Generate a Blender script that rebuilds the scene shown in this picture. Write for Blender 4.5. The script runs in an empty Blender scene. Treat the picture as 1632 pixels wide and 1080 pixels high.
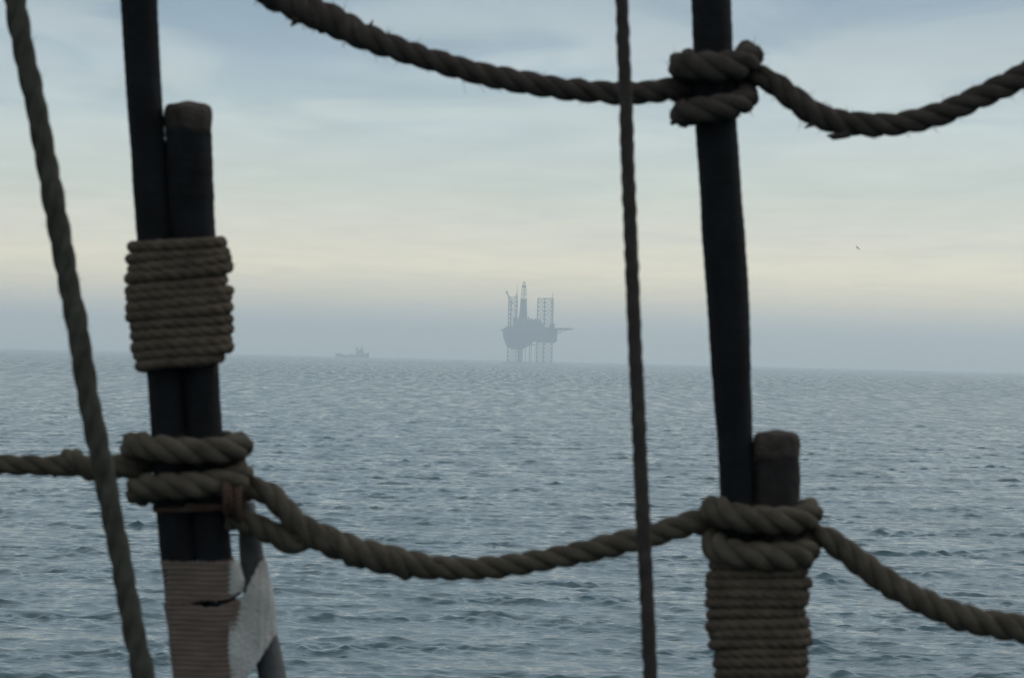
import bpy, math, random
import numpy as np
from mathutils import Vector, Matrix, Quaternion
random.seed(7); RNG = np.random.default_rng(11)
SC = bpy.context.scene
COL = SC.collection
R = math.radians
# ------------------------------------------------------------------ camera
CAM_H = 5.5
FOCAL = 100.0
K = 36.0 / FOCAL / 1632.0            # radians (tangent) per photograph pixel
ROLL = R(1.37); PITCH = R(0.357)
cam_data = bpy.data.cameras.new("camera")
cam = bpy.data.objects.new("camera", cam_data)
COL.objects.link(cam); SC.camera = cam
cam_data.sensor_width = 36; cam_data.lens = FOCAL
cam_data.clip_start = 0.05; cam_data.clip_end = 40000
CM = (Matrix.Rotation(R(90) + PITCH, 4, 'X') @ Matrix.Rotation(ROLL, 4, 'Z'))
CM.translation = Vector((0, 0, CAM_H))
cam.matrix_world = CM
cam_data.dof.use_dof = True
cam_data.dof.focus_distance = 2500
cam_data.dof.aperture_fstop = 21.0
cam_data.dof.aperture_blades = 7
# ------------------------------------------------------------------ world
SUN_EL, SUN_AZ = R(38), R(58)        # azimuth to the right of the view axis (+Y)
SKY_STRENGTH = 0.10
w = bpy.data.worlds.new("World"); SC.world = w; w.use_nodes = True
nt = w.node_tree; N = nt.nodes; L = nt.links
for n in list(N): N.remove(n)
wout = N.new('ShaderNodeOutputWorld'); bg = N.new('ShaderNodeBackground'); L.new(bg.outputs[0], wout.inputs[0])
bg.inputs[1].default_value = SKY_STRENGTH
sky = N.new('ShaderNodeTexSky'); sky.sky_type = 'NISHITA'; sky.sun_disc = False
sky.sun_elevation = SUN_EL; sky.sun_rotation = SUN_AZ; sky.air_density = 1.0; sky.dust_density = 2.0; sky.ozone_density = 1.0
tc = N.new('ShaderNodeTexCoord'); sep = N.new('ShaderNodeSeparateXYZ'); L.new(tc.outputs['Generated'], sep.inputs[0])
def wmath(op, a, b=None, clamp=False):
    m = N.new('ShaderNodeMath'); m.operation = op; m.use_clamp = clamp
    for i, v in enumerate((a, b)):
        if v is None: continue
        if isinstance(v, (int, float)): m.inputs[i].default_value = v
        else: L.new(v, m.inputs[i])
    return m.outputs[0]
zz = wmath('MAXIMUM', sep.outputs[2], 0.0)
den = wmath('ADD', zz, 0.03)
cx_ = wmath('DIVIDE', sep.outputs[0], den); cy_ = wmath('DIVIDE', sep.outputs[1], den)
comb = N.new('ShaderNodeCombineXYZ'); L.new(cx_, comb.inputs[0]); L.new(cy_, comb.inputs[1]); comb.inputs[2].default_value = 3.7
def wnoise(scale, detail, rough, dist, off=(0, 0, 0), sc=(1, 1, 1)):
    mp = N.new('ShaderNodeMapping'); mp.inputs['Location'].default_value = off; mp.inputs['Scale'].default_value = sc
    L.new(comb.outputs[0], mp.inputs[0])
    t = N.new('ShaderNodeTexNoise'); t.inputs['Scale'].default_value = scale; t.inputs['Detail'].default_value = detail
    t.inputs['Roughness'].default_value = rough; t.inputs['Distortion'].default_value = dist
    L.new(mp.outputs[0], t.inputs[0]); return t.outputs['Fac']
n1 = wnoise(1.15, 6, 0.45, 0.9, (2.3, 0.4, 0), (1.0, 0.62, 1))
n2 = wnoise(3.0, 5, 0.5, 0.3, (7.1, 3.0, 0), (1, 0.5, 1))
# veil of overcast: colour by elevation (times 1/SKY_STRENGTH so that it is comparable with the physical sky)
ramp = N.new('ShaderNodeValToRGB'); L.new(wmath('SQRT', zz), ramp.inputs[0])
VEIL = [  # elevation (sine), linear rgb
    (0.000, (0.90, 0.78, 0.62)), (0.015, (1.40, 1.12, 0.74)), (0.0215, (1.50, 1.22, 0.74)), (0.0306, (1.48, 1.28, 0.84)),
    (0.0417, (1.10, 1.01, 0.78)), (0.0593, (0.76, 0.81, 0.71)), (0.0814, (0.655, 0.745, 0.73)), (0.103, (0.56, 0.65, 0.68)),
    (0.125, (0.41, 0.50, 0.56)), (0.30, (0.76, 0.86, 0.90)), (1.00, (0.84, 0.91, 0.94)),
]
el = ramp.color_ramp.elements
while len(el) > 1: el.remove(el[-1])
for i, (z, c) in enumerate(VEIL):
    e = el[0] if i == 0 else el.new(min(1, math.sqrt(z)))
    e.position = math.sqrt(z); e.color = (*[v * .5 for v in c], 1)
# cloud streaks darken / blue the veil, only above the clear band
mr = N.new('ShaderNodeMapRange'); mr.interpolation_type = 'SMOOTHSTEP'
L.new(n1, mr.inputs[0]); mr.inputs[1].default_value = 0.44; mr.inputs[2].default_value = 0.66
mr2 = N.new('ShaderNodeMapRange'); L.new(zz, mr2.inputs[0]); mr2.interpolation_type = 'SMOOTHSTEP'
mr2.inputs[1].default_value = 0.065; mr2.inputs[2].default_value = 0.11; mr2.inputs[3].default_value = 0.12; mr2.inputs[4].default_value = 1.0
cf = wmath('MULTIPLY', mr.outputs[0], mr2.outputs[0])
cmix = N.new('ShaderNodeMix'); cmix.data_type = 'RGBA'; cmix.blend_type = 'MULTIPLY'
L.new(cf, cmix.inputs[0]); L.new(ramp.outputs[0], cmix.inputs[6]); cmix.inputs[7].default_value = (0.60, 0.71, 0.82, 1)
mr3 = N.new('ShaderNodeMapRange'); L.new(n2, mr3.inputs[0]); mr3.inputs[1].default_value = 0.25; mr3.inputs[2].default_value = 0.75
mr3.inputs[3].default_value = 0.93; mr3.inputs[4].default_value = 1.07
sc1 = N.new('ShaderNodeVectorMath'); sc1.operation = 'SCALE'; L.new(cmix.outputs[2], sc1.inputs[0]); L.new(wmath('MULTIPLY', mr3.outputs[0], 2.0 / SKY_STRENGTH), sc1.inputs['Scale'])
fin = N.new('ShaderNodeMix'); fin.data_type = 'RGBA'; fin.inputs[0].default_value = 0.88
L.new(sky.outputs[0], fin.inputs[6]); L.new(sc1.outputs[0], fin.inputs[7])
L.new(fin.outputs[2], bg.inputs[0])
# ------------------------------------------------------------------ sun (behind overcast)
sd = bpy.data.lights.new("sun", 'SUN'); sun = bpy.data.objects.new("sun", sd); COL.objects.link(sun)
sd.energy = 0.9; sd.angle = R(20); sd.color = (1.0, 0.95, 0.88)
sv = Vector((math.sin(SUN_AZ) * math.cos(SUN_EL), math.cos(SUN_AZ) * math.cos(SUN_EL), math.sin(SUN_EL)))
sun.rotation_euler = sv.to_track_quat('Z', 'Y').to_euler()
sun.location = (2, 5, 12)
# ------------------------------------------------------------------ colour management
SC.view_settings.view_transform = 'Standard'; SC.view_settings.look = 'None'
SC.view_settings.exposure = 0.0; SC.view_settings.gamma = 1.0; SC.view_settings.use_curve_mapping = False
SC.render.engine = 'CYCLES'
cy = SC.cycles
cy.use_denoising = True
cy.max_bounces = 5; cy.diffuse_bounces = 2; cy.glossy_bounces = 3; cy.volume_bounces = 1
cy.transmission_bounces = 2
cy.sample_clamp_indirect = 4.0
SC.render.filter_size = 1.7

# ================================================================== helpers
def P(px, py, d):
    """photograph pixel at distance d along the view axis -> world point"""
    return CM @ Vector(((px - 816) * K * d, -(py - 540) * K * d, -d))
def tag(o, label=None, cat=None, group=None, kind=None):
    if label: o['label'] = label
    if cat: o['category'] = cat
    if group: o['group'] = group
    if kind: o['kind'] = kind
    return o
def empty(name, loc, label, cat, group=None):
    o = bpy.data.objects.new(name, None); COL.objects.link(o); o.location = loc
    o.empty_display_size = 0.1
    return tag(o, label, cat, group)
class MB:
    def __init__(s): s.v = []; s.f = []; s.n = 0
    def add(s, verts, faces):
        verts = np.asarray(verts, float).reshape(-1, 3)
        s.v.append(verts); s.f += [tuple(int(i) + s.n for i in f) for f in faces]; s.n += len(verts)
    def box(s, x0, x1, y0, y1, z0, z1):
        v = [(x, y, z) for z in (z0, z1) for y in (y0, y1) for x in (x0, x1)]
        s.add(v, [(0, 2, 3, 1), (4, 5, 7, 6), (0, 1, 5, 4), (2, 6, 7, 3), (0, 4, 6, 2), (1, 3, 7, 5)])
    def bar(s, a, b, r, n=6, r2=None):
        a = Vector(a); b = Vector(b); r2 = r if r2 is None else r2
        q = (b - a).to_track_quat('Z', 'Y')
        vs = []
        for p, rr in ((a, r), (b, r2)):
            for i in range(n):
                t = 2 * math.pi * (i + .5) / n
                vs.append(p + q @ Vector((math.cos(t) * rr, math.sin(t) * rr, 0)))
        fs = [(i, (i + 1) % n, n + (i + 1) % n, n + i) for i in range(n)] + [tuple(range(n))[::-1], tuple(range(n, 2 * n))]
        s.add([tuple(v) for v in vs], fs)
    def prism(s, pts, y0, y1):
        """xz outline extruded along y"""
        n = len(pts)
        s.add([(x, y0, z) for x, z in pts] + [(x, y1, z) for x, z in pts],
              [tuple(range(n)), tuple(range(n, 2 * n))[::-1]] + [(i, n + i, n + (i + 1) % n, (i + 1) % n) for i in range(n)])
    def tube(s, path, rad, nseg=12, caps=True, lob=None):
        """sweep along path (n,3); rad scalar or (n,) ; lob(phi, i)->multiplier array"""
        path = np.asarray(path, float); n = len(path)
        rad = np.broadcast_to(np.asarray(rad, float), (n,))
        T, U, V = frames(path)
        ph = np.linspace(0, 2 * np.pi, nseg, endpoint=False)
        rr = rad[:, None] * np.ones((1, nseg))
        if lob is not None: rr = rr * lob(ph[None, :], np.arange(n)[:, None])
        vs = path[:, None, :] + rr[..., None] * (np.cos(ph)[None, :, None] * U[:, None, :] + np.sin(ph)[None, :, None] * V[:, None, :])
        fs = []
        for i in range(n - 1):
            for j in range(nseg):
                k = (j + 1) % nseg
                fs.append((i * nseg + j, i * nseg + k, (i + 1) * nseg + k, (i + 1) * nseg + j))
        if caps: fs += [tuple(range(nseg))[::-1], tuple((n - 1) * nseg + j for j in range(nseg))]
        s.add(vs.reshape(-1, 3), fs)
    def build(s, name, mat, parent=None, smooth=False, origin=None):
        v = np.concatenate(s.v)
        if origin is not None: v = v - np.array(origin)
        me = bpy.data.meshes.new(name)
        me.from_pydata(v.tolist(), [], s.f); me.update()
        if smooth: me.shade_smooth()
        me.materials.append(mat)
        o = bpy.data.objects.new(name, me); COL.objects.link(o)
        if parent is not None:
            o.parent = parent
        elif origin is not None: o.location = origin
        return o
def frames(path):
    n = len(path)
    T = np.gradient(path, axis=0); T /= np.linalg.norm(T, axis=1)[:, None] + 1e-12
    U = np.zeros_like(T); a = np.array([0.31, 0.22, 0.93]); u = a - T[0] * (a @ T[0]); U[0] = u / np.linalg.norm(u)
    for i in range(1, n):
        u = U[i - 1] - T[i] * (U[i - 1] @ T[i]); U[i] = u / np.linalg.norm(u)
    return T, U, np.cross(T, U)
def catmull(pts, step):
    """smooth curve through pts (n,m), resampled every `step` of the first three columns"""
    p = np.asarray(pts, float); p = np.vstack([2 * p[0] - p[1], p, 2 * p[-1] - p[-2]])
    out = []
    for i in range(1, len(p) - 2):
        p0, p1, p2, p3 = p[i - 1:i + 3]
        # centripetal
        def d(a, b): return max(np.linalg.norm(a[:3] - b[:3]) ** .5, 1e-6)
        t0 = 0; t1 = t0 + d(p0, p1); t2 = t1 + d(p1, p2); t3 = t2 + d(p2, p3)
        t = np.linspace(t1, t2, 24, endpoint=False)[:, None]
        A1 = (t1 - t) / (t1 - t0) * p0 + (t - t0) / (t1 - t0) * p1
        A2 = (t2 - t) / (t2 - t1) * p1 + (t - t1) / (t2 - t1) * p2
        A3 = (t3 - t) / (t3 - t2) * p2 + (t - t2) / (t3 - t2) * p3
        B1 = (t2 - t) / (t2 - t0) * A1 + (t - t0) / (t2 - t0) * A2
        B2 = (t3 - t) / (t3 - t1) * A2 + (t - t1) / (t3 - t1) * A3
        out.append((t2 - t) / (t2 - t1) * B1 + (t - t1) / (t2 - t1) * B2)
    c = np.vstack(out + [p[-2][None]])
    s = np.r_[0, np.cumsum(np.linalg.norm(np.diff(c[:, :3], axis=0), axis=1))]
    m = max(4, int(s[-1] / step))
    q = np.linspace(0, s[-1], m)
    return np.stack([np.interp(q, s, c[:, k]) for k in range(c.shape[1])], 1)
D0 = 3.1                              # distance of the shrouds
def px2w(pts, D=D0):
    """[(px, py, toward-camera px, [radius px])] -> world points and radii (px measured at distance D)"""
    pts = np.asarray(pts, float); out = np.zeros((len(pts), 3)); s = K * D
    for i, p in enumerate(pts):
        dd = D - p[2] * s
        out[i] = P(p[0], p[1], D) - (P(p[0], p[1], D) - Vector((0, 0, CAM_H))).normalized() * (D - dd)
    r = pts[:, 3] * s if pts.shape[1] > 3 else None
    return out, r
def wobble(n, amp, scale, rng=RNG):
    k = max(3, int(n / scale) + 2)
    return np.interp(np.linspace(0, k - 1, n), np.arange(k), rng.normal(0, 1, k)) * amp
def rope(mb, path, R_, pitch, phase=0.0, strands=3, nseg=10, hairs=0, fat=0.56, yarns=True):
    """laid rope: right-handed helix of strands round path. R_ scalar or array"""
    path = np.asarray(path); n = len(path); R_ = np.broadcast_to(np.asarray(R_, float), (n,)).copy()
    R_ *= 1 + wobble(n, .018, 9)
    T, U, V = frames(path)
    s = np.r_[0, np.cumsum(np.linalg.norm(np.diff(path, axis=0), axis=1))]
    ang0 = phase + 2 * np.pi * s / pitch + wobble(n, .10, 30)
    for k in range(strands):
        a = ang0 + 2 * np.pi * k / strands
        rs = R_ * fat * (1 + wobble(n, .02, 7)); ro = R_ * (1 - fat) * (1.03 + .05 * RNG.normal())
        c = path + ro[:, None] * (np.cos(a)[:, None] * U + np.sin(a)[:, None] * V)
        # yarns of the strand run against the lay
        lob = (lambda ph, i, a=a: 1 + .05 * np.cos(5 * ph - 2.2 * a[i]) + .03 * np.sin(3 * ph + 2.7 * a[i] + i * .11)) if yarns else None
        mb.tube(c, rs, nseg, True, lob)
    for h in range(hairs):
        i = RNG.integers(2, n - 2); t = RNG.uniform(0, 2 * np.pi); l = R_[i] * RNG.uniform(.2, .7) * (2.0 if RNG.uniform() < .04 else 1)
        d = np.cos(t) * U[i] + np.sin(t) * V[i]
        p0 = path[i] + d * R_[i] * .88
        d2 = d * .7 + T[i] * RNG.uniform(-1, 1) + RNG.normal(0, .3, 3)
        p1 = p0 + d2 * l * .5; p2 = p1 + (d2 + RNG.normal(0, .5, 3)) * l * .4
        mb.tube(np.array([p0, p1, p2]), [R_[i] * .028, R_[i] * .02, R_[i] * .006], 3)
# ------------------------------------------------------------------ materials
def mat(name, col, rough=0.85, var=0.25, nscale=60, bump=0.0, bscale=300, spec=0.2, stretch=(1, 1, 1), col2=None, metal=0.0):
    m = bpy.data.materials.new(name); m.use_nodes = True
    nt = m.node_tree; N = nt.nodes; L = nt.links; b = N['Principled BSDF']
    b.inputs['Roughness'].default_value = rough; b.inputs['Specular IOR Level'].default_value = spec; b.inputs['Metallic'].default_value = metal
    tc = N.new('ShaderNodeTexCoord'); mp = N.new('ShaderNodeMapping'); mp.inputs['Scale'].default_value = stretch; L.new(tc.outputs['Object'], mp.inputs[0])
    t = N.new('ShaderNodeTexNoise'); t.inputs['Scale'].default_value = nscale; t.inputs['Detail'].default_value = 5; L.new(mp.outputs[0], t.inputs[0])
    r = N.new('ShaderNodeValToRGB'); r.color_ramp.elements[0].position = .3; r.color_ramp.elements[1].position = .7
    c2 = col2 or tuple(c * (1 + var) for c in col); c1 = tuple(c * (1 - var) for c in col)
    r.color_ramp.elements[0].color = (*c1, 1); r.color_ramp.elements[1].color = (*c2, 1)
    L.new(t.outputs['Fac'], r.inputs[0]); L.new(r.outputs[0], b.inputs['Base Color'])
    if bump:
        t2 = N.new('ShaderNodeTexNoise'); t2.inputs['Scale'].default_value = bscale; t2.inputs['Detail'].default_value = 4; L.new(mp.outputs[0], t2.inputs[0])
        bp = N.new('ShaderNodeBump'); bp.inputs['Strength'].default_value = bump; bp.inputs['Distance'].default_value = 1.0 / bscale
        L.new(t2.outputs['Fac'], bp.inputs['Height']); L.new(bp.outputs[0], b.inputs['Normal'])
    return m
M = dict(
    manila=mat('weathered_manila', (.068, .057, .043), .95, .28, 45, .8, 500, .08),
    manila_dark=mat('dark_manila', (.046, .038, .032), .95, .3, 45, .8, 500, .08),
    line=mat('running_line', (.052, .050, .040), .95, .3, 60, .8, 600, .08),
    line2=mat('thin_line', (.040, .034, .030), .9, .25, 60, .7, 600, .1),
    tar=mat('tarred_rope', (.0065, .0072, .0085), .8, .35, 30, .5, 260, .12),
    tar_brown=mat('brown_tarred_rope', (.020, .017, .0165), .85, .4, 30, .6, 260, .1),
    cord=mat('seizing_cord', (.076, .059, .044), .95, .25, 50, .7, 700, .06),
    cap=mat('worn_rope_end', (.022, .018, .016), .9, .5, 28, .9, 240, .1, col2=(.075, .06, .052)),
    serving=mat('twine_serving', (.165, .125, .104), .95, .22, 35, .8, 300, .05, stretch=(1, 1, 9)),
    canvas_lit_edge=mat('canvas_and_lit_edge', (.33, .315, .295), .9, .12, 14, 1.0, 260, .05, col2=(.42, .415, .40)),
    greyleg=mat('grey_leg', (.10, .10, .10), .9, .3, 40, .7, 400, .1),
    rust=mat('red_brown_marline', (.052, .034, .026), .95, .25, 60, .7, 500, .06),
)
# ================================================================== sea
def build_sea():
    cols = np.r_[np.linspace(-14, 14, 950), np.linspace(14, 346, 150)[1:-1]]
    az = np.radians(cols)
    rad = np.r_[[0.8, 2, 4, 7, 10, 12, 13.2], np.arange(14, 30, .2), np.arange(30.1, 50, .06), np.geomspace(50.1, 1150, 2750), np.geomspace(1154, 2400, 240), np.geomspace(2415, 9400, 90)]
    A, Rr = np.meshgrid(az, rad)
    X = (Rr * np.sin(A)).astype(np.float32); Y = (Rr * np.cos(A)).astype(np.float32)
    spc = np.gradient(rad)[:, None].astype(np.float32)
    Z = np.zeros_like(X); DX = np.zeros_like(X); DY = np.zeros_like(X)
    rng = np.random.default_rng(5)
    front = (np.abs(cols) <= 18.01) | (cols > 341.9)
    main = R(200)                                     # waves travel towards the camera, slightly from the right
    # patchiness of the ripples: sparse steeper groups on a calmer surface
    pt = np.zeros_like(X)
    for _ in range(26):
        k = 2 * np.pi / np.exp(rng.uniform(np.log(1.2), np.log(9))); t = rng.uniform(0, 2 * np.pi)
        pt += np.sin(k * (np.sin(t) * X * .6 + np.cos(t) * Y) + rng.uniform(0, 6.28))
    pt /= math.sqrt(13)
    pt = (.30 + .60 * np.exp(.62 * pt)).clip(0, 2.1).astype(np.float32)
    nw = 170
    lam = np.exp(rng.uniform(np.log(.22), np.log(3.0), nw))
    for l in lam:
        k = 2 * np.pi / l
        th = main + rng.normal(0, .75 if l < 2 else .55)
        a = WAVE_AMP * l * (.85 if l < .55 else 1.15 if l < 1.25 else 1.15 * (1.25 / l) ** 1.7) * rng.uniform(.5, 1.4)
        fade = np.clip((l / (spc + 1e-3) - 1.8) / 1.3, 0, 1).astype(np.float32)
        rows = np.where(fade[:, 0] > 0)[0]
        if len(rows) == 0: continue
        sl = slice(rows[0], rows[-1] + 1)
        ux, uy = math.sin(th), math.cos(th)
        ph = (k * (ux * X[sl] + uy * Y[sl]) + rng.uniform(0, 6.28)).astype(np.float32)
        am = a * fade[sl] * (pt[sl] if l < 3.0 else 1)
        s_, c_ = np.sin(ph), np.cos(ph)
        Z[sl] += am * c_
        DX[sl] -= am * .9 * ux * s_; DY[sl] -= am * .9 * uy * s_
    # a long low swell
    for l, a, t in ((17, .02, 3.3), (26, .03, 3.7), (11, .012, 3.05)):
        fade = np.clip((l / (spc + 1e-3) - 2.2) / 2.5, 0, 1); Z += a * fade * np.cos(2 * np.pi / l * (math.sin(t) * X + math.cos(t) * Y) + l)
    Z -= (Rr ** 2 / (2 * 6.371e6)).astype(np.float32)
    X += DX; Y += DY
    nr, nc = X.shape
    co = np.stack([X, Y, Z], -1).reshape(-1, 3).astype(np.float32)
    i = np.arange(nr - 1)[:, None] * nc; j = np.arange(nc)[None, :]; j2 = (j + 1) % nc
    q = np.stack([i + j, i + nc + j, i + nc + j2, i + j2], -1).reshape(-1, 4).astype(np.int32)
    # close the hole under the camera
    me = bpy.data.meshes.new('sea')
    nq = len(q)
    hole = np.arange(nc, dtype=np.int32)[::-1].copy()
    me.vertices.add(len(co)); me.vertices.foreach_set('co', co.ravel())
    me.loops.add(nq * 4 + nc); me.loops.foreach_set('vertex_index', np.concatenate([q.ravel(), hole]))
    me.polygons.add(nq + 1)
    me.polygons.foreach_set('loop_start', np.r_[np.arange(nq) * 4, nq * 4].astype(np.int32))
    me.update(calc_edges=True); me.validate()
    me.shade_smooth()
    o = bpy.data.objects.new('sea', me); COL.objects.link(o)
    tag(o, kind='structure', label='grey rippled open sea reaching to a hazy horizon')
    m = bpy.data.materials.new('sea_water'); m.use_nodes = True; me.materials.append(m)
    N = m.node_tree.nodes; L = m.node_tree.links; b = N['Principled BSDF']
    b.inputs['Base Color'].default_value = (.010, .044, .058, 1); b.inputs['IOR'].default_value = 1.333
    b.inputs['Roughness'].default_value = .07
    tc = N.new('ShaderNodeTexCoord')
    # waves too small for the mesh far out count as roughness
    ln = N.new('ShaderNodeVectorMath'); ln.operation = 'LENGTH'; L.new(tc.outputs['Object'], ln.inputs[0])
    rr = N.new('ShaderNodeMapRange'); rr.interpolation_type = 'SMOOTHSTEP'; L.new(ln.outputs['Value'], rr.inputs[0])
    rr.inputs[1].default_value = 60; rr.inputs[2].default_value = 800; rr.inputs[3].default_value = .08; rr.inputs[4].default_value = .25
    # wind-ruffled streaks of finer and coarser ripples, drawn out along the wind
    mp = N.new('ShaderNodeMapping'); mp.inputs['Scale'].default_value = (1, .07, 1); L.new(tc.outputs['Object'], mp.inputs[0])
    ns = N.new('ShaderNodeTexNoise'); ns.inputs['Scale'].default_value = .55; ns.inputs['Detail'].default_value = 3; ns.inputs['Roughness'].default_value = .6; L.new(mp.outputs[0], ns.inputs[0])
    nm = N.new('ShaderNodeMapRange'); nm.inputs[1].default_value = .36; nm.inputs[2].default_value = .66; nm.inputs[3].default_value = .45; nm.inputs[4].default_value = 1.75; L.new(ns.outputs['Fac'], nm.inputs[0])
    ml = N.new('ShaderNodeMath'); ml.operation = 'MULTIPLY'; L.new(rr.outputs[0], ml.inputs[0]); L.new(nm.outputs[0], ml.inputs[1])
    L.new(ml.outputs[0], b.inputs['Roughness'])
    last = None
    for sc_, det, dist_, st in ((7.0, 4, .010, (1, 1.3, 1)), (1.9, 5, .035, (.9, 1.3, 1)), (.35, 6, .28, (.6, 1.5, 1))):
        mp = N.new('ShaderNodeMapping'); mp.inputs['Scale'].default_value = st; mp.inputs['Rotation'].default_value = (0, 0, R(8)); L.new(tc.outputs['Object'], mp.inputs[0])
        t = N.new('ShaderNodeTexNoise'); t.inputs['Scale'].default_value = sc_; t.inputs['Detail'].default_value = det; t.inputs['Roughness'].default_value = .55
        L.new(mp.outputs[0], t.inputs[0])
        bp = N.new('ShaderNodeBump'); bp.inputs['Strength'].default_value = SEA_BUMP; bp.inputs['Distance'].default_value = dist_
        L.new(t.outputs['Fac'], bp.inputs['Height'])
        if last: L.new(last.outputs[0], bp.inputs['Normal'])
        last = bp
    L.new(last.outputs[0], b.inputs['Normal'])
    return o
WAVE_AMP = 0.0031
SEA_BUMP = 0.8
build_sea()
# ================================================================== haze
def build_haze():
    mb = MB(); mb.box(-9500, 9500, -9500, 9500, -9, HAZE_TOP)
    m = bpy.data.materials.new('haze'); m.use_nodes = True; N = m.node_tree.nodes; L = m.node_tree.links
    N.remove(N['Principled BSDF'])
    v = N.new('ShaderNodeVolumePrincipled'); v.inputs['Color'].default_value = (*HAZE_COL, 1); v.inputs['Density'].default_value = HAZE_DENS
    v.inputs['Anisotropy'].default_value = 0.3
    L.new(v.outputs[0], N['Material Output'].inputs['Volume'])
    o = mb.build('haze', m); tag(o, 'pale sea haze fading the rig and the horizon', kind='stuff')
HAZE_TOP = 103.0; HAZE_DENS = 0.00037; HAZE_COL = (.85, .925, .96)
build_haze()
# ================================================================== shrouds
def stadium(a, b, n=48, p=2.4):
    """unit superellipse points, a half width, b half depth (px)"""
    t = np.linspace(0, 2 * np.pi, n, endpoint=False)
    c, s = np.cos(t), np.sin(t)
    return a * np.sign(c) * np.abs(c) ** (2 / p), b * np.sign(s) * np.abs(s) ** (2 / p)
def shroud_rope(mb, pts, D=D0, worm=True, step=.004, nseg=28):
    w_, r = px2w(pts, D); c = catmull(np.c_[w_, r], step)
    n = len(c)
    rr = c[:, 3] * (1 + wobble(n, .012, 12) + wobble(n, .010, 4))
    mb.tube(c[:, :3], rr, nseg, True, lambda ph, i: 1 + .012 * np.cos(3 * ph - i * .16) + .010 * np.sin(i * 1.9 + ph) )
    return c
def xy_of(track, py):
    t = np.array(track, float); return [np.interp(py, t[:, 1], t[:, k]) for k in range(t.shape[1])]
def hitch_path(center, seq, D=D0):
    """centre: function py -> centre px; seq: (a0, a1, y0, y1, a, b, sag) arcs round it, degrees, 90 = towards the camera"""
    pts = []
    for (a0, a1, y0, y1, a, b, sag, rr) in seq:
        m = max(5, int(abs(a1 - a0) / 22))
        for i in range(m):
            f = i / m if (a0, a1) != seq[-1][:2] else i / (m - 1)
            t = R(a0 + (a1 - a0) * f); y = y0 + (y1 - y0) * f
            e = 2 / 2.3
            cx = center(y)
            x = cx + a * math.copysign(abs(math.cos(t)) ** e, math.cos(t))
            dz = b * math.copysign(abs(math.sin(t)) ** e, math.sin(t))
            pts.append((x, y + sag * math.sin(math.pi * f), dz, rr))
    return pts
def seizing(mb, left, right, y0, y1, pitch, r, depth, D=D0, slope=0.0, seed=1, jit=1.5):
    """cord turns round two ropes lying side by side: left(py), right(py) outer edges of the finished whipping"""
    rng = np.random.default_rng(seed)
    turns = (y1 - y0) / pitch; m = int(turns * 40); pts = []
    jt = rng.normal(0, jit, int(turns) * 2 + 5); je = rng.normal(0, jit * 1.3, int(turns) * 2 + 5); js = rng.normal(0, .012 * jit, int(turns) + 3)
    e = 2 / 2.3
    for i in range(m + 1):
        th = 2 * np.pi * i / 40; tt = i / 40
        y = y0 + pitch * tt + np.interp(tt * 2, np.arange(len(jt)), jt)
        l, rgt = left(y) + r * .6, right(y) - r * .6
        a = (rgt - l) / 2 + np.interp(tt * 2, np.arange(len(je)), je); cx = (l + rgt) / 2
        c, s = math.cos(th), math.sin(th)
        x = cx + a * math.copysign(abs(c) ** e, c); dz = depth * math.copysign(abs(s) ** e, s)
        pts.append((x, y + (slope + np.interp(tt, np.arange(len(js)), js)) * (x - cx), dz, r * (1 + .10 * math.sin(tt * 1.7 + seed))))
    w_, rr = px2w(pts, D); c = catmull(np.c_[w_, rr], .0022)
    rope(mb, c[:, :3], c[:, 3], r * K * D * 5.6, 0, 3, 9, hairs=int(turns * 45), fat=.72, yarns=False)
    # filler layer below, so that no gaps show between the turns
    ys = np.arange(y0, y1, 6); vs = []; fs = []; nn = 40
    for y in ys:
        l, rgt = left(y) + r * 1.5, right(y) - r * 1.5
        xx, dd = stadium((rgt - l) / 2, depth - r, nn)
        w2, _ = px2w(np.c_[(l + rgt) / 2 + xx, np.full(nn, y), dd], D); vs.append(w2)
    for i in range(len(ys) - 1):
        for j in range(nn): fs.append((i * nn + j, i * nn + (j + 1) % nn, (i + 1) * nn + (j + 1) % nn, (i + 1) * nn + j))
    fs += [tuple(range(nn))[::-1], tuple((len(ys) - 1) * nn + j for j in range(nn))]
    mb.add(np.vstack(vs), fs)
def lerp(tab): 
    t = np.array(tab, float); return lambda y: float(np.interp(y, t[:, 0], t[:, 1]))

# ---- left shroud
S1 = [(165, -1200, 0, 28), (195, -500, 0, 28.5), (219, -60, 0, 29), (221, 0, 0, 29.5), (227, 100, 0, 28.5), (233, 200, 0, 28.5), (241, 300, 0, 29), (248, 380, 0, 29.5), (256, 480, 0, 29.5),
      (264, 600, 0, 29.5), (270, 700, 0, 29.5), (277, 800, 0, 29.5), (286, 890, 0, 29.5), (299, 1000, 0, 29.5), (316, 1160, 0, 30), (370, 1700, 0, 30)]
T1 = [(299, 196, -2, 35), (300, 215, -2, 37), (303, 300, -2, 37.5), (308, 380, -2, 35.5), (314, 480, -2, 33), (320, 600, -2, 29.5),
      (326, 700, -2, 29.5), (333, 800, -2, 30), (340, 890, -2, 30), (350, 1000, -2, 30), (362, 1160, -2, 30), (420, 1700, -2, 30)]
base1, _ = px2w([(260, 640, 0)])
sh1 = empty('shroud', (0, 0, 0), 'black tarred shroud at left, brown cord whipping above and pale cloth wrapping below', 'shroud', 'black shrouds of the ship')
mb = MB(); shroud_rope(mb, S1); mb.build('rope', M['tar'], sh1, True)
mb = MB(); shroud_rope(mb, T1); mb.build('turned_back_end', M['tar'], sh1, True)
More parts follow.
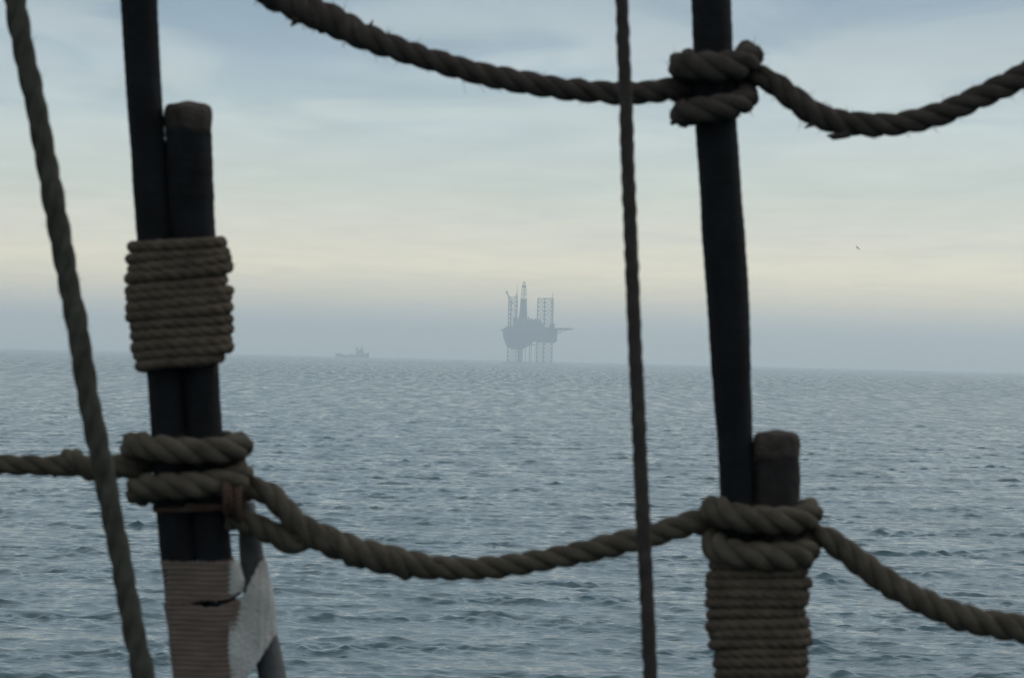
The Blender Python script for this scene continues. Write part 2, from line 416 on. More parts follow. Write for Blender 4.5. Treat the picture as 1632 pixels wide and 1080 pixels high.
def end_cap(x, y, r, mb, D=D0, tilt=0.0, h=44):
    """worn blunt end of the turned-back rope: flat top with rounded rim, band below"""
    prof = [(1.5, .30), (-1.0, .70), (-0.5, .86), (2.5, .97), (8, 1.03), (18, 1.06), (26, 1.05), (34, 1.02), (h, .99)]
    vs = []; nn = 40
    for k, (dy, f) in enumerate(prof):
        t = np.linspace(0, 2 * np.pi, nn, endpoint=False)
        rad = r * f * (1 + .03 * np.sin(3 * t + 1) + .02 * np.sin(7 * t + k * .7))
        w2, _ = px2w(np.c_[x + rad * np.cos(t) * 1.0, y + dy + tilt * rad * np.cos(t) + 2.0 * np.sin(2 * t + 1) + .9 * np.sin(5 * t) - (0.07 if k < 5 else .05) * rad * np.sin(t) * -1, rad * np.sin(t) - 2], D); vs.append(w2)
    fs = []
    for i in range(len(prof) - 1):
        for j in range(nn): fs.append((i * nn + j, i * nn + (j + 1) % nn, (i + 1) * nn + (j + 1) % nn, (i + 1) * nn + j))
    fs += [tuple(range(nn))[::-1], tuple((len(prof) - 1) * nn + j for j in range(nn))]
    mb.add(np.vstack(vs), fs)
mb = MB(); end_cap(299, 166, 37, mb, tilt=.03); mb.build('end_cap', M['cap'], sh1, True)
mb = MB()
seizing(mb, lerp([(378, 212), (400, 203), (440, 199), (480, 203), (520, 209), (560, 214), (592, 220)]),
        lerp([(378, 352), (395, 362), (430, 366), (445, 364), (460, 369), (520, 368), (558, 368), (575, 356), (592, 350)]),
        387, 588, 15.4, 10.6, 48, slope=-.04, seed=3, jit=1.8)
mb.build('cord_whipping', M['cord'], sh1, True)
# grey leg behind
mb = MB(); w_, r = px2w([(392, 800, -62, 14), (395, 835, -62, 16), (399, 870, -62, 19), (405, 920, -62, 20), (414, 980, -62, 21), (424, 1030, -62, 22), (436, 1090, -62, 23), (452, 1170, -62, 23), (560, 1700, -62, 24)])
c = catmull(np.c_[w_, r], .003); mb.tube(c[:, :3], c[:, 3], 20, True, lambda ph, i: 1 + .03 * np.cos(3 * ph - i * .13) + .012 * np.sin(9 * ph + i * .3))
mb.build('rear_leg', M['greyleg'], sh1, True)
# twine serving round the pair
def wrap_sheet(name, m, left, right, ytop, ybot, depth, back=0, nn=120, rows=70, parent=None, seed=0, thick=2.0, ridge=1.0, ridge_p=5.0, p=2.6, cback=0.0):
    """closed sleeve. ytop(u,x), ybot(x): edges as functions of x; back: extra depth behind at the right side"""
    rng = np.random.default_rng(seed); mb = MB()
    t = np.linspace(0, 2 * np.pi, nn, endpoint=False); cc, ss = np.cos(t), np.sin(t)
    e = 2 / p
    nx = np.sign(cc) * np.abs(cc) ** e; nz = np.sign(ss) * np.abs(ss) ** e
    for inner in (0, 1):
        vs = []
        for i in range(rows + 1):
            f = i / rows; pts = []
            for j in range(nn):
                # y first guess from x at mid height
                x0 = None; y = 960
                for _ in range(3):
                    l, rg = left(y), right(y); x = (l + rg) / 2 + (rg - l) / 2 * nx[j]
                    fx = (x - l) / max(rg - l, 1)
                    y = ytop(x, nz[j]) + (ybot(x, nz[j]) - ytop(x, nz[j])) * f
                dz = depth * nz[j] - back * max(0.0, (nx[j] + .15)) ** 1.0
                rg_ = ridge * math.sin(2 * math.pi * (y + 1.2 * math.sin(x * .05)) / ridge_p)
                off = (rg_ + .8 * math.sin(y * .05 + seed) + .7 * math.sin(x * .11 + y * .07)) * (1 if not inner else 0) - inner * thick
                if name == 'cloth_and_lit_edge':
                    off += (1.3 * math.sin(x * .19 + y * .035) + .9 * math.sin(x * .07 - y * .09 + 1) + .8 * math.sin(x * .5 + y * .02)) * min(1, max(0, (x - 396) / 20)) - 2
                    if i == 0 or i == rows: y += 2.2 * math.sin(x * .9) + 1.5 * math.sin(x * 2.1 + 1)
                elif i == 0: y += .8 * math.sin(x * .35)
                pts.append((x + off * nx[j], y, dz + off * nz[j]))
            w2, _ = px2w(pts); vs.append(w2)
        fs = []
        for i in range(rows):
            for j in range(nn):
                q = (i * nn + j, i * nn + (j + 1) % nn, (i + 1) * nn + (j + 1) % nn, (i + 1) * nn + j)
                fs.append(q if not inner else q[::-1])
        mb.add(np.vstack(vs), fs)
    n0 = (rows + 1) * nn; rim = []
    for j in range(nn):
        k = (j + 1) % nn; rim.append((j, n0 + j, n0 + k, k)); b = rows * nn
        rim.append((b + j, b + k, n0 + b + k, n0 + b + j))
    mb.add(np.zeros((0, 3)), []); mb.f += rim
    return mb.build(name, m, parent, True)
wrap_sheet('twine_serving', M['serving'], lerp([(885, 255), (960, 263), (1100, 277)]), lerp([(885, 371), (900, 377), (925, 382), (945, 382), (965, 378), (1100, 392)]),
           lambda x, z: 890 + 5 * max(0, z) - max(0, x - 345) * .12, lambda x, z: 961 + 5 * max(0, z) * math.exp(-((x - 335) / 26) ** 2) * -1 - max(0, x - 345) * .32, 40, 6, parent=sh1, seed=2, ridge=.75, ridge_p=8, rows=100)
wrap_sheet('twine_serving', M['serving'], lerp([(950, 259), (965, 262), (1100, 278), (1130, 282)]), lerp([(930, 391), (1130, 392)]),
           lambda x, z: 961 + 5 * max(0, z) * math.exp(-((x - 335) / 26) ** 2) + 1.5 * (x > 320) - max(0, x - 345) * .22, lambda x, z: 1130, 42, 8, parent=sh1, seed=4, ridge=.75, ridge_p=8, rows=170)
wrap_sheet('cloth_and_lit_edge', M['canvas_lit_edge'], lerp([(885, 300), (1100, 300)]), lerp([(885, 377), (900, 386), (925, 393), (945, 392), (965, 385), (1100, 392)]),  # pale sleeve added inside the upper serving, painting its right edge as lit
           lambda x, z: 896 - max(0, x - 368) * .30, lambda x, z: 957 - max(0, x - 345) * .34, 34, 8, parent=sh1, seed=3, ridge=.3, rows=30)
wrap_sheet('cloth_and_lit_edge', M['canvas_lit_edge'], lerp([(885, 300), (965, 305), (1120, 310)]), lerp([(880, 421), (900, 428), (950, 438), (1000, 446), (1120, 452)]),
           lambda x, z: (float(np.interp(x, [262, 345, 375, 392, 400, 412, 420, 430], [975, 968, 960, 944, 925, 905, 893, 878])) if z > -.2 else float(np.interp(x, [262, 392, 430], [980, 950, 895]))),
           lambda x, z: float(np.interp(x, [262, 370, 390, 415, 436, 446], [1140, 1115, 1086, 1050, 1020, 1006])), 34, 40, parent=sh1, seed=5, nn=160, rows=60, thick=2.0, ridge=.35, ridge_p=7, p=2.6)
# red-brown marline lashing
mb = MB()
c1 = lambda y: 300 + (y - 740) * .1
pts = hitch_path(lambda y: 309, [(200, 340, 800, 800, 62, 36, 0, 4.5), (-20, 180, 800, 812, 64, 38, 5, 5), (180, 340, 808, 806, 62, 36, 0, 4.5), (-20, 100, 804, 806, 64, 38, 2, 5)])
w_, r = px2w(pts); c = catmull(np.c_[w_, r], .003); rope(mb, c[:, :3], c[:, 3], .02, fat=.6)
pts = []
for k in range(5):
    for i in range(16):
        t = 2 * math.pi * i / 16; cx = 355 + (k + i / 16) * 6.5
        pts.append((cx + 2.5 * math.sin(k * 2.1 + t), 797 - (24 + 3 * math.sin(k * 1.7)) * math.cos(t) + (k - 2) * 3, 44 + (25 + 2 * math.cos(k * 2.3)) * math.sin(t), 4.6))
w_, r = px2w(pts); c = catmull(np.c_[w_, r], .0025); rope(mb, c[:, :3], c[:, 3], .02, fat=.6, hairs=40)
mb.build('marline_lashing', M['rust'], sh1, True)

# ---- right shroud
S2 = [(1110, -1200, 0, 31), (1122, -500, 0, 31.5), (1131, -60, 0, 32), (1133, 0, 0, 32), (1136, 75, 0, 32), (1141, 200, 0, 33), (1148, 300, 0, 33.5), (1155, 400, 0, 34), (1161, 500, 0, 33.5), (1167, 620, 0, 31),
      (1171, 700, 0, 29), (1176, 800, 0, 28.5), (1179, 900, 0, 28.5), (1182, 1000, 0, 28), (1184, 1160, 0, 28), (1200, 1700, 0, 28)]
T2 = [(1238, 722, -2, 35), (1238, 760, -2, 37), (1237, 800, -2, 36), (1237, 900, -2, 34), (1238, 1000, -2, 34), (1238, 1160, -2, 34), (1252, 1700, -2, 34)]
sh2 = empty('shroud', (0, 0, 0), 'black tarred shroud at right, its blunt brown rope end bound beside it low down', 'shroud', 'black shrouds of the ship')
mb = MB(); shroud_rope(mb, S2); mb.build('rope', M['tar'], sh2, True)
mb = MB(); shroud_rope(mb, T2); mb.build('turned_back_end', M['tar_brown'], sh2, True)
mb = MB(); end_cap(1237, 689, 36, mb, tilt=.03, h=46); mb.build('end_cap', M['cap'], sh2, True)
mb = MB()
seizing(mb, lerp([(890, 1132), (920, 1126), (1000, 1128), (1035, 1131), (1045, 1139), (1100, 1142), (1300, 1148)]),
        lerp([(890, 1286), (930, 1291), (975, 1284), (990, 1289), (1040, 1287), (1100, 1282), (1300, 1290)]),
        895, 1230, 15.6, 10.0, 50, slope=.03, seed=9, jit=1.6)
mb.build('cord_whipping', M['cord'], sh2, True)

# ================================================================== ratlines
PITCH_R = 112 * K * D0
def smooth_radius(c): return c[:, 3]
# lower ratline
rat1 = empty('ratline', (0, 0, 0), 'lower ratline, thick laid rope sagging across the sea below the rig, hitched to both shrouds', 'ratline', 'rope ratlines')
cl = lambda y: float(np.interp(y, [680, 800], [295, 302]))
cr = lambda y: float(np.interp(y, [800, 900], [1212, 1212]))
in_l = [(-1200, 640, 0, 17), (-700, 760, 0, 17), (-300, 752, -3, 17), (-60, 738, -6, 17), (0, 740, -6, 17), (50, 741, -6, 17), (100, 742, -6, 18), (160, 742, -6, 20)]
h1 = hitch_path(cl, [(190, 345, 742, 700, 84, 48, 0, 22), (-15, 180, 708, 700, 86, 50, 14, 22), (180, 345, 712, 752, 84, 62, 0, 22), (-15, 180, 752, 776, 84, 50, 8, 22), (180, 330, 785, 782, 80, 48, 0, 22)])
mid = [(405, 778, -4, 20), (426, 785, 4, 20), (450, 807, 6, 20), (470, 830, 8, 20.5), (492, 846, 10, 22), (520, 860, 8, 24), (580, 882, 8, 25), (640, 896, 6, 24.5), (690, 903, 3, 20.5),
       (740, 906, 0, 19), (790, 903, 0, 19), (840, 896, 0, 19), (900, 885, 0, 19), (960, 872, 0, 19.5), (1020, 857, 0, 20), (1070, 843, -4, 20), (1110, 832, -8, 21)]
h2 = hitch_path(cr, [(205, 345, 832, 815, 80, 50, 0, 22), (-15, 180, 814, 800, 78, 54, 22, 23), (180, 345, 812, 862, 76, 66, 0, 22), (-15, 180, 872, 866, 72, 56, 18, 24), (180, 330, 862, 846, 74, 50, 0, 22)])
out_r = [(1318, 858, 0, 20), (1345, 876, 0, 21), (1380, 904, 0, 21.5), (1420, 931, 0, 22), (1465, 956, 0, 22), (1515, 977, 0, 22.5), (1570, 992, 0, 23), (1632, 1002, 0, 23.5), (1700, 1010, 0, 24), (1900, 1010, 0, 23), (2150, 975, 0, 22), (2500, 880, 0, 22)]
w_, r = px2w(in_l + h1 + mid + h2 + out_r); c = catmull(np.c_[w_, r], .0021)
mb = MB(); rope(mb, c[:, :3], c[:, 3], PITCH_R, .6, 3, 12, hairs=1500)
mb.build('rope', M['manila'], rat1, True)
# tail spliced back round the standing part (right of the left shroud)
main_px = np.array([m_[:2] for m_ in mid])
tail = [(362, 826, 20, 18), (385, 829, 14, 19), (410, 838, 6, 20), (440, 852, 0, 20), (470, 865, -2, 20)]
c2 = np.array(tail, float); mm = catmull(np.array([(m_[0], m_[1], 0) for m_ in mid]), 6.0)
mm = mm[(mm[:, 0] > 488) & (mm[:, 0] < 702)]
nT = len(mm); wind = []
for i in range(0, nT, 2):
    f = i / nT; a = -math.pi / 2 - f * 2 * math.pi * 2.7
    off = 14 * (1 - .2 * f)
    wind.append((mm[i, 0] - 5 * math.cos(a) * 0, mm[i, 1] - off * math.sin(a) * .85 + 2, 6 + 18 * math.cos(a), 15.5 - 5 * max(0, f - .7) / .3))
w_, r = px2w(tail + wind); c = catmull(np.c_[w_, r], .0022)
mb = MB(); rope(mb, c[:, :3], c[:, 3], PITCH_R * .9, 1.2, 3, 10, hairs=120)
mb.build('spliced_tail', M['manila'], rat1, True)
# short splice left of the left shroud
sp = []
for i in range(14):
    f = i / 13; a = 2.4 + f * 2 * math.pi * .95
    sp.append((82 + f * 80, 743 + 15 * math.sin(a), -6 + 17 * math.cos(a), 11 + 5 * math.sin(math.pi * f)))
w_, r = px2w(sp); c = catmull(np.c_[w_, r], .0022)
mb = MB(); rope(mb, c[:, :3], c[:, 3], PITCH_R * .7, 0, 3, 10, hairs=40); mb.build('spliced_tail', M['manila'], rat1, True)

# upper ratline
rat2 = empty('ratline', (0, 0, 0), 'upper ratline, dark laid rope sagging against the sky and hitched to the right shroud only', 'ratline', 'rope ratlines')
cu = lambda y: float(np.interp(y, [80, 200], [1139, 1139]))
in_u = [(-900, -260, 0, 20), (-400, -200, 0, 20), (0, -225, 0, 20), (210, -175, 0, 20), (330, -94, 0, 22), (380, -48, 0, 25), (430, -16, 0, 27), (480, 11, 0, 27), (530, 33, 0, 25), (580, 58, 0, 22.5), (630, 77, 0, 20.5), (680, 93, 0, 19.5), (740, 111, 0, 19.5), (800, 125, 0, 19), (860, 136, 0, 19), (920, 144, 0, 19), (980, 148, 0, 19.5), (1035, 147, 0, 19.5), (1066, 143, -6, 19.5)]
h3 = hitch_path(cu, [(205, 345, 142, 88, 56, 50, 0, 21), (-10, 180, 88, 96, 54, 54, 14, 24), (180, 345, 108, 158, 54, 66, 0, 21), (-10, 180, 152, 180, 50, 54, 6, 22), (180, 330, 184, 124, 52, 50, 0, 20)])
out_u = [(1214, 122, 6, 19), (1235, 135, 0, 19.5), (1262, 155, 0, 20), (1295, 179, 0, 20.5), (1335, 194, 0, 21), (1385, 199, 0, 20.5), (1440, 196, 0, 19.5), (1500, 181, 0, 20), (1560, 155, 0, 20.5), (1600, 137, 0, 21), (1640, 116, 0, 22), (1710, 75, 0, 22), (1900, -40, 0, 21), (2150, -60, 0, 20), (2500, 20, 0, 20)]
w_, r = px2w(in_u + h3 + out_u); c = catmull(np.c_[w_, r], .0021)
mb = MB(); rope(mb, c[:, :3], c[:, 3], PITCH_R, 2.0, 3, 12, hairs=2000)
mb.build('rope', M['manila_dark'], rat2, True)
sp = []
mm = catmull(np.array([(m_[0], m_[1], 0) for m_ in in_u]), 6.0); mm = mm[(mm[:, 0] > 350) & (mm[:, 0] < 600)]
for i in range(0, len(mm), 2):
    f = i / len(mm); a = 1.2 + f * 2 * math.pi * 3.1
    sp.append((mm[i, 0], mm[i, 1] + 3 + 14 * (1 - .2 * f) * math.sin(a), 17 * math.cos(a), 16 - 9 * f ** 3))
w_, r = px2w(sp); c = catmull(np.c_[w_, r], .0022)
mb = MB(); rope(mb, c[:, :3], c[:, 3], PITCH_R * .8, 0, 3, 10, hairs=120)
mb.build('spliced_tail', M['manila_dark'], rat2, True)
# frayed yarn ends
for (x, y, pts) in ((0, 0, [(474, 28, 10, 8), (469, 36, 10, 5), (463, 42, 8, 1)]), (0, 0, [(1300, 196, 8, 5), (1290, 200, 10, 3.5), (1282, 204, 10, 1)]),
                    (0, 0, [(1352, 212, 8, 8), (1340, 216, 10, 6), (1327, 217, 10, 4.5), (1318, 216, 10, 1.5)]), (0, 0, [(1345, 214, 8, 5), (1334, 220, 10, 3), (1325, 222, 10, 1)]),
                    (0, 0, [(582, 50, 6, 4), (592, 38, 6, 2.5), (594, 32, 6, .8)]), (0, 0, [(1085, 188, 20, 9), (1074, 194, 20, 6), (1069, 199, 20, 2)])):
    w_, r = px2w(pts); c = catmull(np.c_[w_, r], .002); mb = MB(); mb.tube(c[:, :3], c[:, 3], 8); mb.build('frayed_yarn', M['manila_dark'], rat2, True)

# ================================================================== hanging lines, nearer than the shrouds
DL = 2.75
mb = MB()
w_, r = px2w([(-110, -1000, 0, 17.5), (-50, -500, 0, 17.5), (14, -70, 0, 17.5), (24, 0, 0, 18), (38, 80, 0, 17.5), (57, 170, 0, 17.5), (73, 250, 0, 18), (89, 340, 0, 18), (104, 420, 0, 18), (119, 500, 0, 18), (134, 590, 0, 18), (148, 670, 0, 18), (163, 740, 0, 18), (179, 820, 0, 17.5), (194, 900, 0, 17.5), (209, 980, 0, 18), (225, 1060, 0, 18.5), (240, 1150, 0, 18.5), (350, 1700, 0, 18.5)], DL)
c = catmull(np.c_[w_, r], .0021); rope(mb, c[:, :3], c[:, 3], 190 * K * DL, .3, 4, 12, hairs=500, fat=.52)
tag(mb.build('hanging_rope', M['line'], None, True, origin=tuple(c[0, :3])), 'grey green laid rope slanting down the far left edge in front of the lower ratline', 'rope', 'hanging ropes in front of the shrouds')
mb = MB()
w_, r = px2w([(930, -1000, 0, 11), (960, -500, 0, 11), (986, -70, 0, 11), (991, 0, 0, 11), (993, 60, 0, 11.3), (997, 150, 0, 11.8), (1000, 250, 0, 11.5), (1004, 350, 0, 11.8), (1008, 450, 0, 11.5), (1012, 550, 0, 11.8), (1017, 650, 0, 12), (1021, 750, 0, 12), (1026, 850, 0, 12.3), (1031, 950, 0, 12), (1036, 1060, 0, 12), (1041, 1150, 0, 12), (1070, 1700, 0, 12)], DL)
c = catmull(np.c_[w_, r], .0021); rope(mb, c[:, :3], c[:, 3], 95 * K * DL, .3, 3, 12, hairs=240, fat=.78)
tag(mb.build('hanging_rope', M['line2'], None, True, origin=tuple(c[0, :3])), 'thin straight brown line hanging near the middle, just right of the drilling rig', 'rope', 'hanging ropes in front of the shrouds')

# ================================================================== drilling rig
DR = 3500.0; SR = K * DR
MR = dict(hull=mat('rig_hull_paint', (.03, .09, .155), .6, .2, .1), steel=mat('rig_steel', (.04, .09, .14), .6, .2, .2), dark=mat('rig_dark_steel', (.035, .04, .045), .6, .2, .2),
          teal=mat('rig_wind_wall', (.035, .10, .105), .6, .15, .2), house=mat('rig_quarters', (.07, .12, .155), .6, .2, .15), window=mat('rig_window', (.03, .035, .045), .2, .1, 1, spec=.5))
rp = P(840, 574, DR)
seaz = lambda y: -(y * y) / (2 * 6.371e6)
rig = empty('drilling_rig', (rp.x, rp.y, seaz(rp.y)), 'hazy blue grey jack-up drilling rig standing on lattice legs on the horizon', 'drilling rig')
RZ0 = 575.5
def rx(px): return (px - 840) * SR
def rz(py): return (RZ0 - py) * SR
def truss(mb, x0, x1, y0, y1, z0, z1, bay, rc, rb, x0t=None, x1t=None, y0t=None, y1t=None, chords=4):
    x0t = x0 if x0t is None else x0t; x1t = x1 if x1t is None else x1t; y0t = y0 if y0t is None else y0t; y1t = y1 if y1t is None else y1t
    def cor(z):
        f = (z - z0) / (z1 - z0); a, b = x0 + (x0t - x0) * f, x1 + (x1t - x1) * f; c_, d_ = y0 + (y0t - y0) * f, y1 + (y1t - y1) * f
        q = [(a, c_), (b, c_), (b, d_), (a, d_)] if chords == 4 else [(a, c_), (b, c_), ((a + b) / 2, d_)]
        return [Vector((x, y, z)) for x, y in q]
    n = max(1, round((z1 - z0) / bay)); A, B = cor(z0), cor(z1)
    for a, b in zip(A, B): mb.bar(a, b, rc, 6)
    for i in range(n):
        p, q = cor(z0 + (z1 - z0) * i / n), cor(z0 + (z1 - z0) * (i + 1) / n)
        for j in range(len(p)):
            k = (j + 1) % len(p)
            mb.bar(p[j], q[k], rb, 4); mb.bar(p[k], q[j], rb, 4); mb.bar(q[j], q[k], rb, 4)
# legs: fore left, two to the right
for (a, b, top, yy) in ((808.8, 822.2, 473, -12), (855.3, 866.5, 473, 14), (865.5, 879.0, 473.5, -20)):
    mb = MB(); truss(mb, rx(a), rx(b), yy, yy + rx(b) - rx(a), -8, rz(top), 5.0, .72, .36)
    mb.box(rx(a) - .3, rx(b) + .3, yy - .3, yy + rx(b) - rx(a) + .3, rz(top) - .1, rz(top) + .5)
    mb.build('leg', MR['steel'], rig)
# hull
mb = MB()
mb.prism([(rx(800), rz(524)), (rx(801), rz(536)), (rx(806), rz(549)), (rx(812), rz(553)), (rx(836), rz(553)), (rx(846), rz(547)), (rx(850), rz(542)), (rx(886.5), rz(541.5)), (rx(886.5), rz(521)), (rx(880), rz(520)), (rx(806), rz(520))], -24, 30)
mb.box(rx(797.5), rx(806), -10, 16, rz(526), rz(524))
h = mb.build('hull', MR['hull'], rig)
for i in range(14):
    mb = MB(); mb.box(rx(808 + i * 5.4), rx(810.5 + i * 5.4), -24.25, -24.02, rz(534), rz(530)); mb.build('hull_opening', MR['dark'], rig)
# accommodation and machinery blocks on deck
mb = MB()
for (a, b, t, y0, y1) in ((806.5, 816, 518.5, -20, 10), (816.2, 824, 505.5, -16, 12), (824.2, 838, 509, -22, 20), (838.2, 849, 507.4, -20, 8), (849.2, 855, 508, -8, 22), (855.2, 862, 510.5, -14, 20), (862.2, 866, 514, -20, 20)):
    mb.box(rx(a), rx(b), y0, y1, rz(520) + .02, rz(t))
for (a, t, hh) in ((826, 509, 4), (829.5, 509, 2.4), (841, 507.4, 3), (846, 507.4, 1.6), (852, 508, 2.2), (858.5, 510.5, 3), (812, 518.5, 3), (819, 505.5, 2)):
    mb.box(rx(a) - 1, rx(a) + .9, -9, -4, rz(t) + .01, rz(t) + hh)
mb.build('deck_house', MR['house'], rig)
for r_ in range(3):
    for (x0, x1, yf) in ((825, 837.4, -22), (838.8, 848.4, -20)):
        mb = MB(); mb.box(rx(x0), rx(x1), yf - .2, yf + .05, rz(518 - r_ * 3.2), rz(516.8 - r_ * 3.2)); mb.build('window_strip', MR['window'], rig)
# derrick: clad lower half, open top
mb = MB(); truss(mb, rx(825.6), rx(838.4), -6, 5, rz(509) , rz(454.5), 5.2, .42, .24, rx(829.7), rx(835.2), -2.6, 1.6)
mb.box(rx(829), rx(835.8), -3, 2, rz(457), rz(453))
truss(mb, rx(830.2), rx(834.8), -2.4, 1.4, rz(453), rz(447), 2.5, .35, .2, rx(831.6), rx(833.4), -1, .4)
mb.bar((rx(832.6), -.5, rz(509)), (rx(832.6), -.5, rz(456)), .55, 6)
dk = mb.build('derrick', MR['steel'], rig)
mb = MB()
def frus(za, zb, fa, fb):
    def L_(f): return rx(825.6) + (rx(829.7) - rx(825.6)) * f - .4, rx(838.4) + (rx(835.2) - rx(838.4)) * f + .4, -6 + 3.4 * f - .4, 5 - 3.4 * f + .4
    v = []
    for z, f in ((za, fa), (zb, fb)):
        a, b, c_, d_ = L_(f); v += [(a, c_, z), (b, c_, z), (b, d_, z), (a, d_, z)]
    mb.add(v, [(0, 1, 5, 4), (1, 2, 6, 5), (2, 3, 7, 6), (3, 0, 4, 7), (3, 2, 1, 0), (4, 5, 6, 7)])
frus(rz(508), rz(484), 0, .46); frus(rz(484.2), rz(475.5), .44, .60)
mb.box(rx(826.8), rx(837.4), -5, 4, rz(476.2), rz(475.2))
mb.build('wind_wall', MR['teal'], dk)
# cranes and masts
def crane(base, foot_z, top, tip, name='crane'):
    mb = MB(); mb.bar((base[0], base[1], foot_z), (base[0], base[1], top), .9, 8); mb.box(base[0] - 1.8, base[0] + 1.8, base[1] - 1.6, base[1] + 1.6, top, top + 2.6)
    o = mb.build(name, MR['steel'], rig); m2 = MB()
    a = Vector((base[0], base[1] - .5, top + 2.2)); b = Vector(tip)
    u = Vector((0, .8, 0)); v = (b - a).normalized().cross(u).normalized() * .8
    for s1, s2 in ((1, 1), (1, -1), (-1, 1), (-1, -1)): m2.bar(a + u * s1 + v * s2, b + (u * s1 + v * s2) * .35, .26, 4)
    n = 14
    for i in range(n):
        p = a.lerp(b, i / n); q = a.lerp(b, (i + 1) / n); s_ = -1 if i % 2 else 1; k1 = 1 - .65 * i / n
        m2.bar(p + (v * s_ + u) * k1, q + (u - v * s_) * k1, .16, 4); m2.bar(p + (v * s_ - u) * k1, q + (-u - v * s_) * k1, .16, 4)
    m2.build('boom', MR['steel'], o)
crane((rx(812.6), -16), rz(518), rz(483), (rx(804.4), -18, rz(462.5)))
mb = MB(); mb.box(rx(803.3), rx(806.5), -19, -17, rz(466.5), rz(463.5)); mb.bar((rx(805), -18, rz(464)), (rx(808), -16, rz(473)), .5); mb.bar((rx(805), -18, rz(466)), (rx(809.5), -16, rz(475)), .35)
mb.build('crane_tip', MR['steel'], rig)
mb = MB(); truss(mb, rx(820.2), rx(822.2), 2, 3.6, rz(506), rz(466), 2.6, .36, .16); mb.bar((rx(821.4), 2.8, rz(466)), (rx(821.8), 2.8, rz(453)), .34, 6, .2)
mb.bar((rx(817), 2, rz(473)), (rx(821.4), 2.8, rz(468)), .3); mb.build('mast', MR['steel'], rig)
mb = MB(); truss(mb, rx(876.8), rx(879.2), -8, -6.2, rz(521), rz(474), 2.6, .36, .16); mb.bar((rx(878.0), -7, rz(474)), (rx(878.3), -7, rz(464)), .38, 6, .25)
mb.build('mast', MR['steel'], rig)
mb = MB(); mb.box(rx(874), rx(878), -14, 8, rz(521), rz(515)); mb.box(rx(878.1), rx(882.5), -12, 6, rz(521), rz(512.8)); mb.build('engine_room', MR['house'], rig)
# helideck on its brackets
mb = MB()
hd = [(rx(913.5), -4), (rx(913.5), 6), (rx(906), 13), (rx(892), 13), (rx(885), 6), (rx(885), -4), (rx(892), -11), (rx(906), -11)]
n = len(hd); za, zb = rz(521.2), rz(519.8)
mb.add([(x, y, za) for x, y in hd] + [(x, y, zb) for x, y in hd], [tuple(range(n))[::-1], tuple(range(n, 2 * n))] + [(i, (i + 1) % n, n + (i + 1) % n, n + i) for i in range(n)])
for yy in (-6, 8):
    mb.bar((rx(884), yy, rz(530)), (rx(906), yy, rz(521.4)), .4); mb.bar((rx(884), yy, rz(526.5)), (rx(895), yy, rz(521.4)), .35); mb.bar((rx(886), yy, rz(521.8)), (rx(908), yy, rz(521.8)), .35)
    for i in range(4): mb.bar((rx(888 + i * 4), yy, rz(521.4)), (rx(888 + i * 4), yy, rz(528.6 - i * 1.7)), .22)
mb.build('helideck', MR['steel'], rig)
# pipes down to the water
mb = MB()
for x, yy, rr in ((825.5, -4, .8), (827.5, 3, .8), (829.5, -2, .7), (831.8, 6, .8), (837.0, -3, .45), (843.6, 2, .6), (846.2, -5, .45), (852.5, 3, .3)):
    mb.bar((rx(x), yy, -8), (rx(x), yy, rz(545)), rr, 8)
mb.box(rx(842), rx(851), -4, 6, rz(548.5), rz(546.5)); mb.box(rx(855), rx(884), -18, 20, rz(543.4), rz(541.6)); mb.box(rx(814), rx(834), -18, 18, rz(555.5), rz(553.1))
for z in (559, 566): mb.bar((rx(825.5), -4, rz(z)), (rx(832), 6, rz(z)), .4)
mb.build('well_pipe', MR['steel'], rig)
mb = MB()
for x in np.arange(800, 886.5, 2.2): mb.bar((rx(x), -23.8, rz(520)), (rx(x), -23.8, rz(520) + 1.1), .07, 4)
mb.box(rx(806.2), rx(886.4), -23.86, -23.74, rz(520) + 1.0, rz(520) + 1.12)
mb.build('railing', MR['steel'], rig)

# ================================================================== supply ship
DS = 4200.0; SS = K * 3300.0
sp_ = P(561, 568.5, DS)
ship = empty('supply_ship', (sp_.x, sp_.y, seaz(sp_.y)), 'faint grey supply ship seen broadside on the horizon left of the rig', 'ship')
ship.rotation_euler.z = R(4); ship.scale = (4200 / 3300,) * 3
MSh = dict(hull=mat('ship_hull', (.10, .13, .15), .5, .15, .3), house=mat('ship_house', (.17, .19, .2), .5, .1, .3), dark=mat('ship_dark', (.03, .035, .04), .4, .2, .3))
def sx(px): return (px - 561) * SS
def loft_hull(mb, stations):
    """stations (x, half beam, deck z); section: keel, bilge, waterline flare"""
    vs = []; n = 0
    for x, b, z in stations:
        sec = [(-b, z), (-b * .96, .9), (-b * .8, -1.4), (0, -2), (b * .8, -1.4), (b * .96, .9), (b, z)]
        vs += [(x, y, zz_) for y, zz_ in sec]; n = len(sec)
    fs = []
    for i in range(len(stations) - 1):
        for j in range(n): k = (j + 1) % n; fs.append((i * n + j, i * n + k, (i + 1) * n + k, (i + 1) * n + j))
    fs += [tuple(range(n))[::-1], tuple((len(stations) - 1) * n + j for j in range(n))]
    mb.add(vs, fs)
mb = MB(); loft_hull(mb, [(sx(534.5), 4.6, 4.6), (sx(535.5), 5, 4.8), (sx(546), 5.2, 4.6), (sx(546.4), 5.2, 2.9), (sx(552), 5.2, 2.9), (sx(560), 5.2, 3.0), (sx(566), 5.2, 3.3), (sx(574), 5.0, 3.8), (sx(581), 3.6, 4.8), (sx(585), 1.8, 5.8), (sx(588.3), .3, 6.6)])
mb.build('hull', MSh['hull'], ship)
mb = MB(); mb.box(sx(566.5), sx(580.5), -4.2, 4.2, 3.2, 6.4); mb.box(sx(568), sx(579), -3.9, 3.9, 6.41, 8.6); mb.box(sx(573), sx(578.6), -3.6, 3.6, 8.61, 10.6)
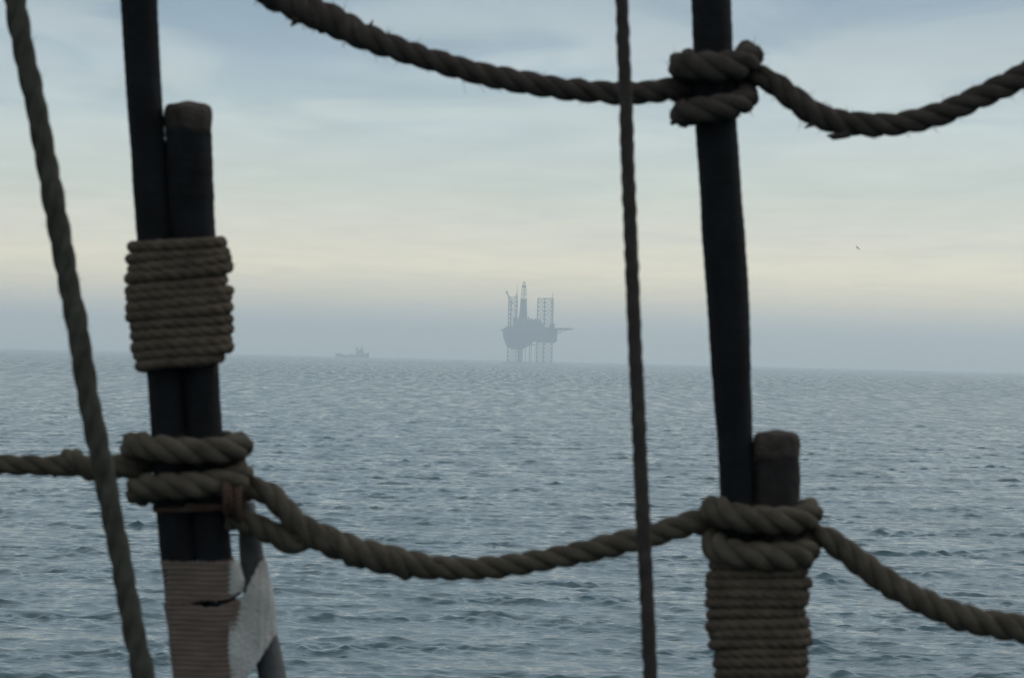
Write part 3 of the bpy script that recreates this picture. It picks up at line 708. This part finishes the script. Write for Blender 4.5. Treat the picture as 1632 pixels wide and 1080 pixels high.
mb.box(sx(556), sx(562), -3, 3, 3.0, 4.2)
mb.build('wheelhouse', MSh['house'], ship)
mb = MB(); mb.box(sx(573.3), sx(578.3), -3.72, -3.58, 9.3, 10.1); mb.build('window_strip', MSh['dark'], ship)
mb = MB(); mb.bar((sx(568.3), 1.5, 8.6), (sx(568), 1.5, 12.2), .9, 10, .75); mb.bar((sx(569.4), -1.5, 8.6), (sx(569), -1.5, 11.6), .6, 10, .55); mb.build('funnel', MSh['dark'], ship)
mb = MB(); mb.bar((sx(576.6), 0, 10.6), (sx(576.8), 0, 18.4), .38, 6, .16); mb.bar((sx(576.7), -2.4, 14), (sx(576.7), 2.4, 14), .14, 4); mb.box(sx(576.7) - .9, sx(576.7) + .9, -.5, .5, 12.2, 12.9); mb.bar((sx(575), 0, 10.6), (sx(576.6), 0, 14.5), .14, 4)
mb.build('mast', MSh['house'], ship)

# ================================================================== bird
bd = 420.0; bp_ = P(1366.3, 395, bd)
bird = empty('sea_bird', bp_, 'tiny dark gull gliding alone in the pale sky right of the right shroud', 'bird')
MB_ = mat('gull_feathers', (.06, .06, .06), .9, .3, 6)
mb = MB()
mb.tube(catmull(np.array([(.05, .24, .02, .02), (.05, .18, .03, .05), (.03, .05, .0, .085), (0, -.12, -.02, .075), (-.03, -.26, -.02, .03), (-.04, -.36, -.02, .045), (-.04, -.42, -.02, .02)]), .03)[:, :3],
        catmull(np.array([(.05, .24, .02, .02), (.05, .18, .03, .05), (.03, .05, .0, .085), (0, -.12, -.02, .075), (-.03, -.26, -.02, .03), (-.04, -.36, -.02, .045), (-.04, -.42, -.02, .02)]), .03)[:, 3], 10)
mb.build('body', MB_, bird, True)
def wing(sgn):
    mb = MB(); top = []; bot = []
    for s_, z, ch, yb in ((.05, .02, .20, 0), (.22, .12, .20, .03), (.38, .16, .15, .03), (.52, .10, .09, -.04), (.63, .03, .02, -.12)):
        for dz in (.012, -.012):
            for yy in (yb + ch * .5, yb - ch * .5): top.append((sgn * s_, yy, z + dz))
    fs = []
    for i in range(4):
        a = i * 4; b = a + 4; fs += [(a, a + 1, b + 1, b), (a + 2, b + 2, b + 3, a + 3), (a, b, b + 2, a + 2), (a + 1, a + 3, b + 3, b + 1)]
    fs += [(0, 2, 3, 1), (16, 17, 19, 18)]; mb.add(top, fs); mb.build('wing', MB_, bird)
wing(1); wing(-1)
bird.rotation_euler = (R(28), R(35), R(40))
